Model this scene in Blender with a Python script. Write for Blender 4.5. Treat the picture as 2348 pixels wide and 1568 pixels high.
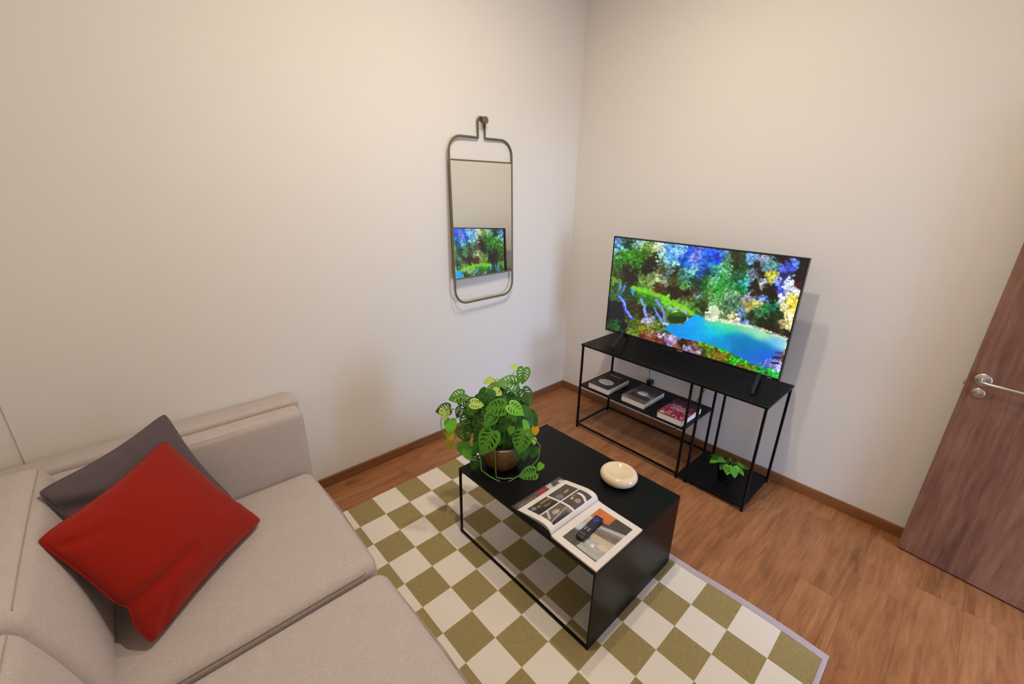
import bpy, bmesh, math, random
import numpy as np
from mathutils import Vector, Matrix, noise as mnoise

for o in list(bpy.data.objects):
    bpy.data.objects.remove(o)
sc = bpy.context.scene
COL = sc.collection
S = 1.1            # survey units (camera 1.6 above the floor) -> metres
# ------------------------------------------------------------------ camera
W, H, F = 2348.0, 1568.0, 988.6
YAW, PITCH, ROLL = math.radians(42.58), math.radians(20.075), math.radians(1.108)
CAM = np.array([-2.5659, -2.1477, 1.6])
fwd = np.array([math.sin(YAW)*math.cos(PITCH), math.cos(YAW)*math.cos(PITCH), -math.sin(PITCH)])
rgt = np.array([math.cos(YAW), -math.sin(YAW), 0.0])
upv = np.cross(rgt, fwd)
r2 = math.cos(ROLL)*rgt + math.sin(ROLL)*upv
u2 = -math.sin(ROLL)*rgt + math.cos(ROLL)*upv
cd = bpy.data.cameras.new('camera')
cam = bpy.data.objects.new('camera', cd)
COL.objects.link(cam)
cam.matrix_world = Matrix(((r2[0], u2[0], -fwd[0], CAM[0]*S), (r2[1], u2[1], -fwd[1], CAM[1]*S),
                           (r2[2], u2[2], -fwd[2], CAM[2]*S), (0, 0, 0, 1)))
cd.sensor_fit = 'HORIZONTAL'; cd.sensor_width = 36.0; cd.lens = F/W*36.0
cd.clip_start = 0.02; cd.clip_end = 60
sc.camera = cam
# ------------------------------------------------------------------ world, lamps, exposure
wd = bpy.data.worlds.new('world'); sc.world = wd; wd.use_nodes = True
bg = wd.node_tree.nodes['Background']
bg.inputs['Color'].default_value = (0.50, 0.66, 1.0, 1); bg.inputs['Strength'].default_value = 18.0
sc.view_settings.view_transform = 'Standard'; sc.view_settings.look = 'None'
sc.view_settings.gamma = 1.0; sc.view_settings.exposure = 0.0
sc.view_settings.use_curve_mapping = False
def lamp(name, loc, watts, col, rad):
    l = bpy.data.lights.new(name, 'AREA'); l.shape = 'DISK'; l.size = 2*rad*S; l.energy = watts; l.color = col   # recessed downlight
    o = bpy.data.objects.new(name, l); COL.objects.link(o); o.location = [S*v for v in loc]
lamp('ceiling_lamp_light', (-1.80, -1.40, 2.88), 27, (1.0, 0.88, 0.735), 0.04)
lamp('ceiling_lamp_light', (-1.12, -1.15, 2.88), 16.5, (1.0, 0.88, 0.735), 0.04)

pt_l = bpy.data.lights.new('doorway_portal', 'AREA'); pt_l.shape = 'RECTANGLE'; pt_l.size = .80*S; pt_l.size_y = 1.93*S; pt_l.cycles.is_portal = True
pt_o = bpy.data.objects.new('doorway_portal', pt_l); COL.objects.link(pt_o); pt_o.location = (-.565*S, -3.10*S, .965*S); pt_o.rotation_euler = (math.radians(90), 0, 0)   # open doorway, light enters toward +y

# ------------------------------------------------------------------ helpers
RND = random.Random(7)
def px_ray(px, py):
    d = r2*((px-W/2)/F) + u2*(-(py-H/2)/F) + fwd
    return d
def on_plane(px, py, ax, val):
    d = px_ray(px, py); t = (val-CAM[ax])/d[ax]
    return CAM + t*d
def lin(c):
    c = np.asarray(c, float)/255.0
    return np.where(c <= 0.04045, c/12.92, ((c+0.055)/1.055)**2.4)
def srgb(r, g, b): return tuple(float(v) for v in lin((r, g, b)))

class MB:
    """collects shapes; build() links them as ONE mesh object"""
    def __init__(s): s.v = []; s.f = []; s.uv = None; s.mi = []
    def add(s, vs, fs, m=0):
        n = len(s.v); s.v += [tuple(map(float, p)) for p in vs]; s.f += [tuple(i+n for i in f) for f in fs]; s.mi += [m]*len(fs); return s
    def box(s, lo, hi, bev=0.0, seg=1, m=0):
        bm = bmesh.new(); bmesh.ops.create_cube(bm, size=1.0)
        for v in bm.verts:
            v.co = [lo[i]+(v.co[i]+.5)*(hi[i]-lo[i]) for i in range(3)]
        if bev > 0:
            bmesh.ops.bevel(bm, geom=bm.edges[:], offset=bev, segments=seg, profile=0.5, affect='EDGES')
        bm.verts.index_update()
        s.add([v.co[:] for v in bm.verts], [[v.index for v in f.verts] for f in bm.faces], m); bm.free(); return s
    def tube(s, path, r, n=8, closed=False, cap=True, m=0):
        P = [Vector(p) for p in path]; N = len(P); rs = r if isinstance(r, (list, tuple)) else [r]*N
        rings = []; up = None
        for i in range(N):
            a = P[(i-1) % N] if (closed or i > 0) else P[i]; b = P[(i+1) % N] if (closed or i < N-1) else P[i]
            t = (b-a).normalized()
            if up is None:
                up = Vector((0, 0, 1)) if abs(t.z) < .9 else Vector((1, 0, 0))
            x = t.cross(up)
            if x.length < 1e-5: x = t.orthogonal()
            x.normalize(); up = x.cross(t).normalized()
            rings.append([P[i]+(x*math.cos(q)+up*math.sin(q))*rs[i] for q in [2*math.pi*k/n for k in range(n)]])
        vs = [p for rg in rings for p in rg]; fs = []
        for i in range(N if closed else N-1):
            j = (i+1) % N
            for k in range(n): fs.append((i*n+k, i*n+(k+1) % n, j*n+(k+1) % n, j*n+k))
        if cap and not closed:
            fs.append(tuple(range(n-1, -1, -1))); fs.append(tuple((N-1)*n+k for k in range(n)))
        return s.add(vs, fs, m)
    def lathe(s, prof, c=(0, 0, 0), n=32, axis='Z', m=0):
        vs = []; fs = []
        for (r, z) in prof:
            for k in range(n):
                a = 2*math.pi*k/n; p = (r*math.cos(a), r*math.sin(a), z)
                if axis == 'Y': p = (p[0], p[2], p[1])
                if axis == 'X': p = (p[2], p[0], p[1])
                vs.append((p[0]+c[0], p[1]+c[1], p[2]+c[2]))
        for i in range(len(prof)-1):
            for k in range(n): fs.append((i*n+k, i*n+(k+1) % n, (i+1)*n+(k+1) % n, (i+1)*n+k))
        if prof[0][0] > 1e-6: fs.append(tuple(range(n-1, -1, -1)))
        if prof[-1][0] > 1e-6: fs.append(tuple((len(prof)-1)*n+k for k in range(n)))
        return s.add(vs, fs, m)
    def rbox(s, lo, hi, r, n=6, mid=6, crown=(0, 0, 0), m=0):
        """rounded, crowned upholstery block"""
        c = [(lo[i]+hi[i])/2 for i in range(3)]; h = [(hi[i]-lo[i])/2 for i in range(3)]
        def coords(hh):
            e = [-(hh-r)-r*math.cos(math.pi/2*k/n) if False else -hh+r*(1-math.cos(math.pi/2*k/n)) for k in range(n)]
            mm = [-(hh-r)+2*(hh-r)*k/mid for k in range(mid+1)]
            return e+mm+[-v for v in reversed(e)]
        L = [coords(v) for v in h]; idx = {}; vs = []; fs = []
        def vert(i, j, k):
            key = (i, j, k)
            if key in idx: return idx[key]
            p = Vector((L[0][i], L[1][j], L[2][k]))
            q = Vector([max(-(h[a]-r), min(h[a]-r, p[a])) for a in range(3)])
            d = p-q
            if d.length > 1e-9: p = q+d.normalized()*r
            u = [p[a]/h[a] for a in range(3)]
            for a in range(3):
                b, e = (a+1) % 3, (a+2) % 3
                p[a] += crown[a]*u[a]*(1-u[b]**2)*(1-u[e]**2)
            idx[key] = len(vs); vs.append((p[0]+c[0], p[1]+c[1], p[2]+c[2])); return idx[key]
        N = [len(x)-1 for x in L]
        for a in range(3):
            b, e = (a+1) % 3, (a+2) % 3
            for side in (0, N[a]):
                for i in range(N[b]):
                    for j in range(N[e]):
                        q = []
                        for (di, dj) in ((0, 0), (1, 0), (1, 1), (0, 1)):
                            t = [0, 0, 0]; t[a] = side; t[b] = i+di; t[e] = j+dj; q.append(vert(*t))
                        fs.append(tuple(q if side else q[::-1]))
        return s.add(vs, fs, m)
    def build(s, name, mats, parent=None, loc=None, smooth=True, angle=35):
        me = bpy.data.meshes.new(name)
        me.from_pydata([(a*S, b*S, c*S) for a, b, c in s.v], [], s.f); me.validate(); me.update()
        if not isinstance(mats, (list, tuple)): mats = [mats]
        for mt in mats: me.materials.append(mt)
        if len(mats) > 1 and len(me.polygons) == len(s.mi): me.polygons.foreach_set('material_index', s.mi)
        if smooth:
            me.polygons.foreach_set('use_smooth', [True]*len(me.polygons)); me.set_sharp_from_angle(angle=math.radians(angle))
        return link(name, me, parent, loc)
def link(name, me, parent=None, loc=None):
    o = bpy.data.objects.new(name, me); COL.objects.link(o)
    if parent: o.parent = parent
    if loc: o.location = [S*v for v in loc]
    return o
def thing(name, label, cat, loc=(0, 0, 0), rotz=0, group=None):
    o = bpy.data.objects.new(name, None); COL.objects.link(o); o.empty_display_size = .05
    o.location = [S*v for v in loc]; o.rotation_euler = (0, 0, rotz)
    return tag(o, label, cat, group)
def tag(o, label, cat, group=None):
    o['label'] = label; o['category'] = cat
    if group: o['group'] = group
    return o
def struct(o, label=None):
    o['kind'] = 'structure'
    if label: o['label'] = label
    return o

# ------------------------------------------------------------------ materials
def mat(name, col=(.8, .8, .8), rough=.5, metal=0.0, spec=.5):
    m = bpy.data.materials.new(name); m.use_nodes = True
    b = m.node_tree.nodes['Principled BSDF']
    b.inputs['Base Color'].default_value = (*col, 1); b.inputs['Roughness'].default_value = rough
    b.inputs['Metallic'].default_value = metal; b.inputs['Specular IOR Level'].default_value = spec
    return m
class NT:
    def __init__(s, m): s.t = m.node_tree; s.b = s.t.nodes['Principled BSDF']
    def n(s, typ, **kw):
        nd = s.t.nodes.new(typ)
        for k, v in kw.items():
            if k in nd.inputs.keys() if hasattr(nd.inputs, 'keys') else False: nd.inputs[k].default_value = v
            else: setattr(nd, k, v)
        return nd
    def l(s, a, b): s.t.links.new(a, b)
    def coords(s, out='Object', scale=(1, 1, 1), rand=False):
        tc = s.n('ShaderNodeTexCoord'); mp = s.n('ShaderNodeMapping'); mp.inputs['Scale'].default_value = scale
        src = tc.outputs[out]
        if rand:
            oi = s.n('ShaderNodeObjectInfo'); mu = s.n('ShaderNodeMath', operation='MULTIPLY'); mu.inputs[1].default_value = 37.0
            s.l(oi.outputs['Random'], mu.inputs[0]); va = s.n('ShaderNodeVectorMath', operation='ADD')
            s.l(src, va.inputs[0]); s.l(mu.outputs[0], va.inputs[1]); src = va.outputs[0]; s.rand = oi.outputs['Random']
        s.l(src, mp.inputs[0]); return mp.outputs[0]
    def noise(s, vec, scale, detail=4, rough=.55, dist=0.0):
        nd = s.n('ShaderNodeTexNoise'); nd.inputs['Scale'].default_value = scale; nd.inputs['Detail'].default_value = detail
        nd.inputs['Roughness'].default_value = rough; nd.inputs['Distortion'].default_value = dist
        s.l(vec, nd.inputs['Vector']); return nd.outputs['Fac']
    def ramp(s, fac, stops):
        r = s.n('ShaderNodeValToRGB'); e = r.color_ramp.elements
        while len(e) < len(stops): e.new(.5)
        for i, (p, c) in enumerate(stops): e[i].position = p; e[i].color = (*c, 1)
        s.l(fac, r.inputs[0]); return r.outputs['Color']
    def mix(s, fac, a, b, mode='MIX'):
        m = s.n('ShaderNodeMix', data_type='RGBA', blend_type=mode)
        for src, i in ((fac, 0), (a, 6), (b, 7)):
            if isinstance(src, (int, float)): m.inputs[i].default_value = src
            elif isinstance(src, tuple): m.inputs[i].default_value = (*src, 1)
            else: s.l(src, m.inputs[i])
        return m.outputs[2]
    def bump(s, h, strength=.2, dist=.002):
        b = s.n('ShaderNodeBump'); b.inputs['Strength'].default_value = strength; b.inputs['Distance'].default_value = dist
        s.l(h, b.inputs['Height']); s.l(b.outputs[0], s.b.inputs['Normal'])
    def base(s, c): s.l(c, s.b.inputs['Base Color'])

def m_paint(name, col):
    m = mat(name, col, .75, spec=.25); t = NT(m); v = t.coords()
    t.base(t.mix(t.noise(v, 1.3, 3), tuple(c*.965 for c in col), col)); t.bump(t.noise(v, 260, 2), .06, .001); return m
def m_wood(name, c1, c2, c3, stretch, rough=.42, rand=False, knot=True, fine=1.0):
    m = mat(name, c2, rough, spec=.4); t = NT(m); v = t.coords(scale=stretch, rand=rand)
    a = t.noise(v, 1.0, 6, .6, 1.2); b = t.noise(v, 5.5*fine, 5, .65, .3)
    c = t.ramp(a, [(.28, c1), (.47, c2), (.72, c3)])
    c = t.mix(.45, c, t.ramp(b, [(.3, c1), (.7, c3)]))
    if knot:
        k = t.noise(t.coords(scale=(2.2, 5.5, 5.5) if stretch[0] < stretch[1] else stretch, rand=rand), 1.6, 2, .5, .6)
        c = t.mix(t.ramp(k, [(.64, (0, 0, 0)), (.80, (.5, .5, .5))]), c, tuple(x*.45 for x in c1))
    if rand:
        c = t.mix(1.0, c, t.ramp(t.rand, [(0, (.93, .925, .92)), (1, (1.05, 1.05, 1.045))]), 'MULTIPLY')
    t.base(c); t.bump(b, .08, .0008); return m
def m_fabric(name, c1, c2, scale=900, bump=.35, rough=.95):
    m = mat(name, c1, rough, spec=.15); t = NT(m); v = t.coords()
    a = t.noise(v, scale*.28, 3, .7); b = t.noise(v, 14, 4, .6)
    c = t.mix(a, c1, c2); c = t.mix(t.ramp(b, [(.3, (0, 0, 0)), (.7, (.5, .5, .5))]), c, tuple((x+y)/2*.92 for x, y in zip(c1, c2)))
    t.base(c)
    w1 = t.n('ShaderNodeTexWave', wave_type='BANDS', bands_direction='X'); w2 = t.n('ShaderNodeTexWave', wave_type='BANDS', bands_direction='Y')
    for w in (w1, w2): w.inputs['Scale'].default_value = scale*.22; w.inputs['Distortion'].default_value = 1.5; t.l(v, w.inputs[0])
    t.bump(t.mix(.5, w1.outputs[0], w2.outputs[0]), bump, .0012)
    t.b.inputs['Sheen Weight'].default_value = .15; return m
def m_vcol(name, emit=0.0, rough=.5):
    m = mat(name, (0, 0, 0), rough); t = NT(m); a = t.n('ShaderNodeVertexColor'); a.layer_name = 'Col'
    if emit > 0:
        t.l(a.outputs[0], t.b.inputs['Emission Color']); t.b.inputs['Emission Strength'].default_value = emit; t.b.inputs['Base Color'].default_value = (.01, .01, .01, 1)
        t.b.inputs['Roughness'].default_value = .35
    else: t.base(a.outputs[0])
    return m
def m_leaf(name, col, vein):
    m = mat(name, col, .42, spec=.35); t = NT(m); v = t.coords(rand=True)
    t.base(t.mix(t.noise(v, 30, 4), col, vein)); t.bump(t.noise(v, 90, 2), .15, .001)
    tr = t.n('ShaderNodeBsdfTranslucent'); tr.inputs[0].default_value = (*[min(1, c*1.3) for c in col], 1)
    mx = t.n('ShaderNodeMixShader'); mx.inputs[0].default_value = .25
    out = t.t.nodes['Material Output']; t.l(t.b.outputs[0], mx.inputs[1]); t.l(tr.outputs[0], mx.inputs[2]); t.l(mx.outputs[0], out.inputs[0]); return m

M = {}
M['wall'] = m_paint('wall_paint', (.81, .772, .718))
M['wallr'] = M['wall']
M['ceil'] = m_paint('ceiling_paint', (.88, .86, .82))
M['floor'] = m_wood('oak_laminate', srgb(108, 64, 35), srgb(154, 99, 59), srgb(184, 128, 82), (1.1, 10, 10), .45, True)
M['ground'] = m_paint('added_ground_grey', (.30, .29, .27))  # for the added outdoor slab
M['sub'] = mat('floor_underlay', srgb(60, 38, 22), .9)
M['skirt'] = m_wood('skirting_wood', srgb(104, 64, 34), srgb(132, 85, 48), srgb(152, 102, 62), (1.5, 1.5, 20), .5, False, False)
M['skirt_y'] = m_wood('skirting_wood_side', srgb(104, 64, 34), srgb(132, 85, 48), srgb(152, 102, 62), (1.5, 1.5, 20), .5, False, False)
M['door'] = m_wood('walnut_door', srgb(80, 50, 40), srgb(124, 84, 68), srgb(166, 122, 101), (5.0, 5.0, .5), .5, False, False, 1.5)
M['steel'] = mat('brushed_steel', (.62, .60, .57), .3, 1.0)
M['black'] = mat('black_powder_coat', (.006, .0057, .0054), .34, spec=.13)
t_ = NT(M['black']); t_.bump(t_.noise(t_.coords(), 700, 2), .05, .0006)
M['plastic'] = mat('black_plastic', (.012, .012, .013), .4)
M['gloss'] = mat('black_gloss_bezel', (.01, .01, .01), .22)
M['olive'] = mat('olive_metal', srgb(104, 102, 74), .5, spec=.4)
M['mirror'] = mat('mirror_glass', (.86, .87, .84), .012, 1.0)
M['mirback'] = mat('mirror_backing', (.05, .05, .045), .7)
M['sofa'] = m_fabric('sofa_weave', srgb(166, 154, 149), srgb(214, 200, 194), 430, .3)
M['seam'] = m_fabric('sofa_piping', srgb(158, 142, 132), srgb(184, 168, 156), 620, .3)
M['dark_gap'] = mat('dark_lining', (.03, .025, .02), .9)
M['red'] = m_fabric('rust_red_linen', srgb(132, 22, 9), srgb(160, 33, 15), 520, .3)
M['grey'] = m_fabric('grey_linen', srgb(82, 71, 75), srgb(104, 92, 95), 520, .3)
M['cream'] = mat('cream_glaze', srgb(226, 206, 172), .14, spec=.5)
M['page'] = mat('book_pages', srgb(222, 214, 204), .8)
M['print'] = m_vcol('printed_paper', 0, .5)
M['screen'] = m_vcol('tv_screen_picture', 1.0)
M['cover_dark'] = mat('dark_book_board', srgb(34, 30, 28), .5)
M['leaf0'] = m_leaf('leaf_deep_green', srgb(44, 92, 24), srgb(62, 116, 34))
M['leaf1'] = m_leaf('leaf_mid_green', srgb(72, 134, 36), srgb(98, 160, 50))
M['leaf2'] = m_leaf('leaf_bright_green', srgb(96, 178, 34), srgb(128, 200, 56))
M['leaf3'] = m_leaf('leaf_lime', srgb(168, 200, 70), srgb(200, 222, 120))
M['leaf4'] = m_leaf('leaf_yellow', srgb(188, 180, 36), srgb(150, 150, 30))
M['leaf5'] = m_leaf('leaf_amber', srgb(222, 160, 30), srgb(230, 180, 50))
M['stem'] = mat('plant_stem', srgb(92, 132, 54), .5)
M['pot'] = mat('brown_pot_glaze', srgb(92, 60, 26), .4)
t_ = NT(M['pot']); t_.base(t_.ramp(t_.noise(t_.coords(), 18, 5), [(.3, srgb(62, 42, 18)), (.7, srgb(118, 80, 36))]))
M['soil'] = mat('potting_soil', srgb(40, 28, 18), .95)
M['led'] = mat('remote_blue_key', srgb(70, 60, 190), .4)
M['key'] = mat('remote_grey_key', srgb(150, 150, 160), .5)
M['keyd'] = mat('remote_dark_key', srgb(44, 40, 60), .5)
M['badge'] = mat('badge_grey', srgb(150, 150, 150), .4)
# rug weave: checks follow the rug's own UV grid (one unit = one square)
M['rug'] = mat('flatweave_rug', (.5, .5, .4), .95, spec=.1)
t = NT(M['rug']); uvn = t.n('ShaderNodeUVMap'); uvn.uv_map = 'UVMap'
sx = t.n('ShaderNodeSeparateXYZ'); t.l(uvn.outputs[0], sx.inputs[0])
fl = []
for k in (0, 1):
    f_ = t.n('ShaderNodeMath', operation='FLOOR'); t.l(sx.outputs[k], f_.inputs[0]); fl.append(f_)
ad = t.n('ShaderNodeMath', operation='ADD'); t.l(fl[0].outputs[0], ad.inputs[0]); t.l(fl[1].outputs[0], ad.inputs[1])
ml = t.n('ShaderNodeMath', operation='FLOORED_MODULO') ; ml.inputs[1].default_value = 2.0; t.l(ad.outputs[0], ml.inputs[0])
v = t.coords(); st1 = t.noise(t.coords(scale=(6, 90, 1)), 6, 4, .7); st2 = t.noise(v, 330, 2)
ol = t.mix(t.ramp(st1, [(.3, (0, 0, 0)), (.7, (1, 1, 1))]), srgb(124, 108, 66), srgb(182, 164, 116)); ol = t.mix(.35, ol, t.mix(st2, srgb(120, 104, 62), srgb(176, 158, 110)))
wh = t.mix(st2, srgb(220, 210, 196), srgb(238, 229, 216))
t.base(t.mix(ml.outputs[0], ol, wh)); t.bump(st2, .35, .0015)
M['bind'] = m_fabric('rug_binding', srgb(176, 160, 168), srgb(200, 186, 192), 700, .3)

# ------------------------------------------------------------------ room shell
XL, YF, ZC, XN = -3.2, -3.02, 2.9, -2.975
def slab(name, lo, hi, m): return struct(MB().box(lo, hi).build(name, m, smooth=False))
slab('wall_back', (XN, 0, -.02), (.1, .45, ZC), M['wall'])
slab('wall_back', (XL-.1, .006, -.02), (XN, .45, ZC), M['wall'])
slab('wall_right', (0, YF-.1, -.02), (.1, 0, ZC), M['wallr'])
slab('wall_left', (XL-.1, YF-.1, -.02), (XL, .03, ZC), M['wall'])
DX0, DX1, DH = -.165, -.965, 1.93
slab('wall_front', (DX0, YF-.1, -.02), (0, YF, ZC), M['wall'])
slab('wall_front', (XL, YF-.1, -.02), (DX1, YF, ZC), M['wall'])
slab('wall_front', (DX1, YF-.1, DH), (DX0, YF, ZC), M['wall'])
slab('floor', (-30, -34, -.30), (30, YF-1.95, -.12), M['ground'])    # unseen slab added outside, blocks sky light rising from below the corridor end
HE = YF-1.9     # unseen corridor added beyond the doorway so daylight enters nearly level
slab('ceiling', (-1.5, HE, 2.05), (.1, YF-.1, 2.15), M['ceil'])  # corridor ceiling, added to keep high sky light off the room floor
slab('wall_right', (0, HE, -.02), (.1, YF-.1, 2.05), M['wall'])  # side of the added corridor, right
slab('wall_left', (-1.5, HE, -.02), (-1.4, YF-.1, 2.05), M['wall'])  # side of the added corridor, left
slab('ceiling', (XL-.1, YF-.1, ZC), (.1, .45, ZC+.1), M['ceil'])
# floor of single boards running away from the sofa
fl_o = struct(MB().box((XL-.1, YF-1.9, -.05), (.1, .45, -.0125)).build('floor', M['sub'], smooth=False))
PW, PL = .166, 1.12
bm_mesh = {}
def plank_mesh(L):
    k = round(L, 3)
    if k not in bm_mesh:
        b = MB().box((0, -PW+.0004, -.0125), (L-.0004, 0, 0), .0004)
        o = b.build('plank', M['floor'], smooth=False); bm_mesh[k] = o.data; bpy.data.objects.remove(o)
    return bm_mesh[k]
row = 0; y = .03
prow = random.Random(3)
while y > YF-.5:
    x = XL-prow.choice((.12, .48, .81, .3, .62))
    while x < 0:
        x0 = max(x, XL); x1 = min(x+PL, 0)
        if x1-x0 > .03:
            link('plank', plank_mesh(x1-x0), fl_o, (x0, y, 0))
        x += PL
    y -= PW; row += 1
# skirting
BB, BT = .057, .013
struct(MB().box((XN, -BT, 0), (0, 0, BB), .003, 2).build('baseboard_back', M['skirt'], smooth=False))
struct(MB().box((-BT, YF, 0), (0, -BT, BB), .003, 2).build('baseboard_right', M['skirt_y'], smooth=False))
struct(MB().box((XL, YF, 0), (XL+BT, .03, BB), .003, 2).build('baseboard_left', M['skirt_y'], smooth=False))
struct(MB().box((XL+BT, YF, 0), (DX1-.07, YF+BT, BB), .003, 2).build('baseboard_front', M['skirt'], smooth=False))
# door casing in the doorway
tr = MB()
for a, b in ((DX0, DX0+.06), (DX1-.06, DX1)): tr.box((a, YF-.11, 0), (b, YF+.012, DH+.06), .003)
tr.box((DX1, YF-.11, DH), (DX0, YF+.012, DH+.06), .003)
struct(tr.build('trim_1', M['door'], smooth=False))

# ------------------------------------------------------------------ door, swung open along the right wall
dd = Vector((-.112, -.994, 0)).normalized()
door = bpy.data.objects.new('door_1', None); COL.objects.link(door); struct(door, 'walnut brown door leaf standing open against the right wall')
door.location = (-.104*S, -2.217*S, 0); door.rotation_euler = (0, 0, math.atan2(dd.y, dd.x))
MB().box((0, 0, .008), (.80, .036, 1.90), .0015).build('door_leaf', M['door'], door, smooth=False)
hs = bpy.data.objects.new  # noqa
hd = MB().lathe([(.0, -.0115), (.021, -.0115), (.0255, -.0085), (.0265, 0)], (.045, 0, .902), 36, 'Y').build('handle', M['steel'], door)
lever = MB().tube([(.045, -.008, .902), (.045, -.034, .902), (.046, -.044, .902), (.052, -.0505, .902), (.062, -.053, .902), (.12, -.053, .902), (.165, -.053, .902)], [.0085, .0085, .0085, .0082, .0078, .0078, .0078], 14)
lever.build('lever', M['steel'], hd)
lk = MB().lathe([(.0, -.009), (.017, -.009), (.020, -.007), (.021, 0)], (.046, 0, .845), 32, 'Y').build('lock_rosette', M['steel'], door)
MB().box((.0435, -.020, .834), (.0485, -.008, .856), .002, 2).build('thumb_turn', M['steel'], lk)
MB().box((-.007, .012, .858), (.002, .024, .880), .003, 2).build('latch', M['steel'], door)
MB().box((-.0008, .008, .80), (.0005, .028, .94)).build('latch_plate', M['steel'], door, smooth=False)

# ------------------------------------------------------------------ painting helper (numpy, procedural)
def vnoise(X, Y, seed):
    xi = np.floor(X).astype(int); yi = np.floor(Y).astype(int); fx = X-xi; fy = Y-yi
    fx = fx*fx*(3-2*fx); fy = fy*fy*(3-2*fy)
    def h(a, b):
        n = (a*374761393+b*668265263+seed*974711) & 0x7fffffff
        n = ((n ^ (n >> 13))*1274126177) & 0x7fffffff
        return ((n ^ (n >> 16)) & 0xffff)/65535.0
    return (h(xi, yi)*(1-fx)+h(xi+1, yi)*fx)*(1-fy)+(h(xi, yi+1)*(1-fx)+h(xi+1, yi+1)*fx)*fy
def fbm(X, Y, seed, o=4):
    r = 0; a = .5; tot = 0
    for k in range(o): r = r+a*vnoise(X*2**k, Y*2**k, seed+k*17); tot += a; a *= .55
    return r/tot
def seg_dist(X, Y, pl):
    d = np.full(X.shape, 1e9)
    for (x0, y0), (x1, y1) in zip(pl[:-1], pl[1:]):
        L = (x1-x0)**2+(y1-y0)**2; t = np.clip(((X-x0)*(x1-x0)+(Y-y0)*(y1-y0))/L, 0, 1)
        d = np.minimum(d, np.hypot(X-x0-t*(x1-x0), Y-y0-t*(y1-y0)))
    return d
def inpoly(X, Y, poly):
    ins = np.zeros(X.shape, bool); n = len(poly); j = n-1
    for i in range(n):
        xi, yi = poly[i]; xj, yj = poly[j]
        ins ^= ((yi > Y) != (yj > Y)) & (X < (xj-xi)*(Y-yi)/(yj-yi+1e-9)+xi); j = i
    return ins
def sst(a, b, x): t = np.clip((x-a)/(b-a), 0, 1); return t*t*(3-2*t)
def blend(img, col, mask):
    m = np.clip(mask, 0, 1)[..., None]; img[:] = img*(1-m)+np.array(col, float)*m
def colour_mesh(name, P, img, m, parent, flip=False):
    """P: (ny+1,nx+1,3) survey-unit grid, img: (ny,nx,3) 0..255 -> one mesh with a colour per face"""
    ny, nx = img.shape[:2]
    vs = (P.reshape(-1, 3)*S); fs = []
    idx = np.arange((ny+1)*(nx+1)).reshape(ny+1, nx+1)
    q = np.stack([idx[:-1, :-1], idx[1:, :-1], idx[1:, 1:], idx[:-1, 1:]], -1).reshape(-1, 4)
    if flip: q = q[:, ::-1]
    me = bpy.data.meshes.new(name); me.from_pydata(vs.tolist(), [], q.tolist()); me.update()
    ca = me.color_attributes.new('Col', 'FLOAT_COLOR', 'CORNER')
    c = np.concatenate([lin(np.clip(img, 0, 255)).reshape(-1, 3), np.ones((ny*nx, 1))], 1)
    ca.data.foreach_set('color', np.repeat(c, 4, axis=0).astype(np.float32).ravel())
    me.materials.append(m); me.polygons.foreach_set('use_smooth', [True]*len(me.polygons))
    return link(name, me, parent)
def homog(src, dst):
    A = []
    for (x, y), (u, v_) in zip(src, dst):
        A.append([x, y, 1, 0, 0, 0, -u*x, -u*y, -u]); A.append([0, 0, 0, x, y, 1, -v_*x, -v_*y, -v_])
    return np.linalg.svd(np.array(A, float))[2][-1].reshape(3, 3)

# ------------------------------------------------------------------ TV console
XF, XB, YLc, YRc, HC = -.4219, -.0486, -.4977, -1.6288, .6228
con = thing('tv_console', 'long black metal console with thin legs under the television', 'console', (XF/2+XB/2, (YLc+YRc)/2, 0))
cx0, cy0 = XF/2+XB/2, (YLc+YRc)/2
def cb(name, lo, hi, bev=.001):
    return MB().box((lo[0]-cx0, lo[1]-cy0, lo[2]), (hi[0]-cx0, hi[1]-cy0, hi[2]), bev).build(name, M['black'], con, smooth=False)
PT = .0125
cb('tabletop', (XF-.004, YRc-.004, HC-.012), (XB+.004, YLc+.004, HC))
YM1, YM2 = -1.252, -1.308
for yy in (YLc-PT, YM1-PT/2, YM2-PT/2, YRc):
    for xx in (XF, XB-PT): cb('post', (xx, yy, 0), (xx+PT, yy+PT, HC-.012))
cb('shelf', (XF+.001, YM1, .318), (XB-.001, YLc-.002, .328))
cb('tray', (XF+.001, YRc+.002, .020), (XB-.001, YM1-PT/2, .032))
for xx in (XF, XB-PT): cb('rail', (xx, YM1, .022), (xx+PT, YLc-PT, .033))
cb('rail', (XF+PT, YLc-PT, .022), (XB-PT, YLc, .033))
# ------------------------------------------------------------------ television
TX, TY0, TY1, TZ0, TZ1 = -.222, -.527, -1.600, .686, 1.307
tv = thing('television', 'wide flat television showing a forest waterfall and turquoise pool', 'television', (TX, (TY0+TY1)/2, HC))
tcy = (TY0+TY1)/2
def T(x, y, z): return (x, y-tcy, z-HC)
tb = MB().box(T(.006, TY1, TZ0), T(.022, TY0, TZ1), .002); tb.box(T(.022, TY1+.12, TZ0+.02), T(.058, TY0-.12, TZ0+.40), .012, 2)
tb.build('housing', M['plastic'], tv, smooth=False)
bz = MB(); e = .0075
bz.box(T(0, TY1, TZ1-e), T(.007, TY0, TZ1), .001); bz.box(T(0, TY1, TZ0), T(.007, TY0, TZ0+.016), .001)
bz.box(T(0, TY1, TZ0+.016), T(.007, TY1+e, TZ1-e), .0008); bz.box(T(0, TY0-e, TZ0+.016), T(.007, TY0, TZ1-e), .0008)
bzo = bz.build('bezel', M['gloss'], tv, smooth=False)
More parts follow.
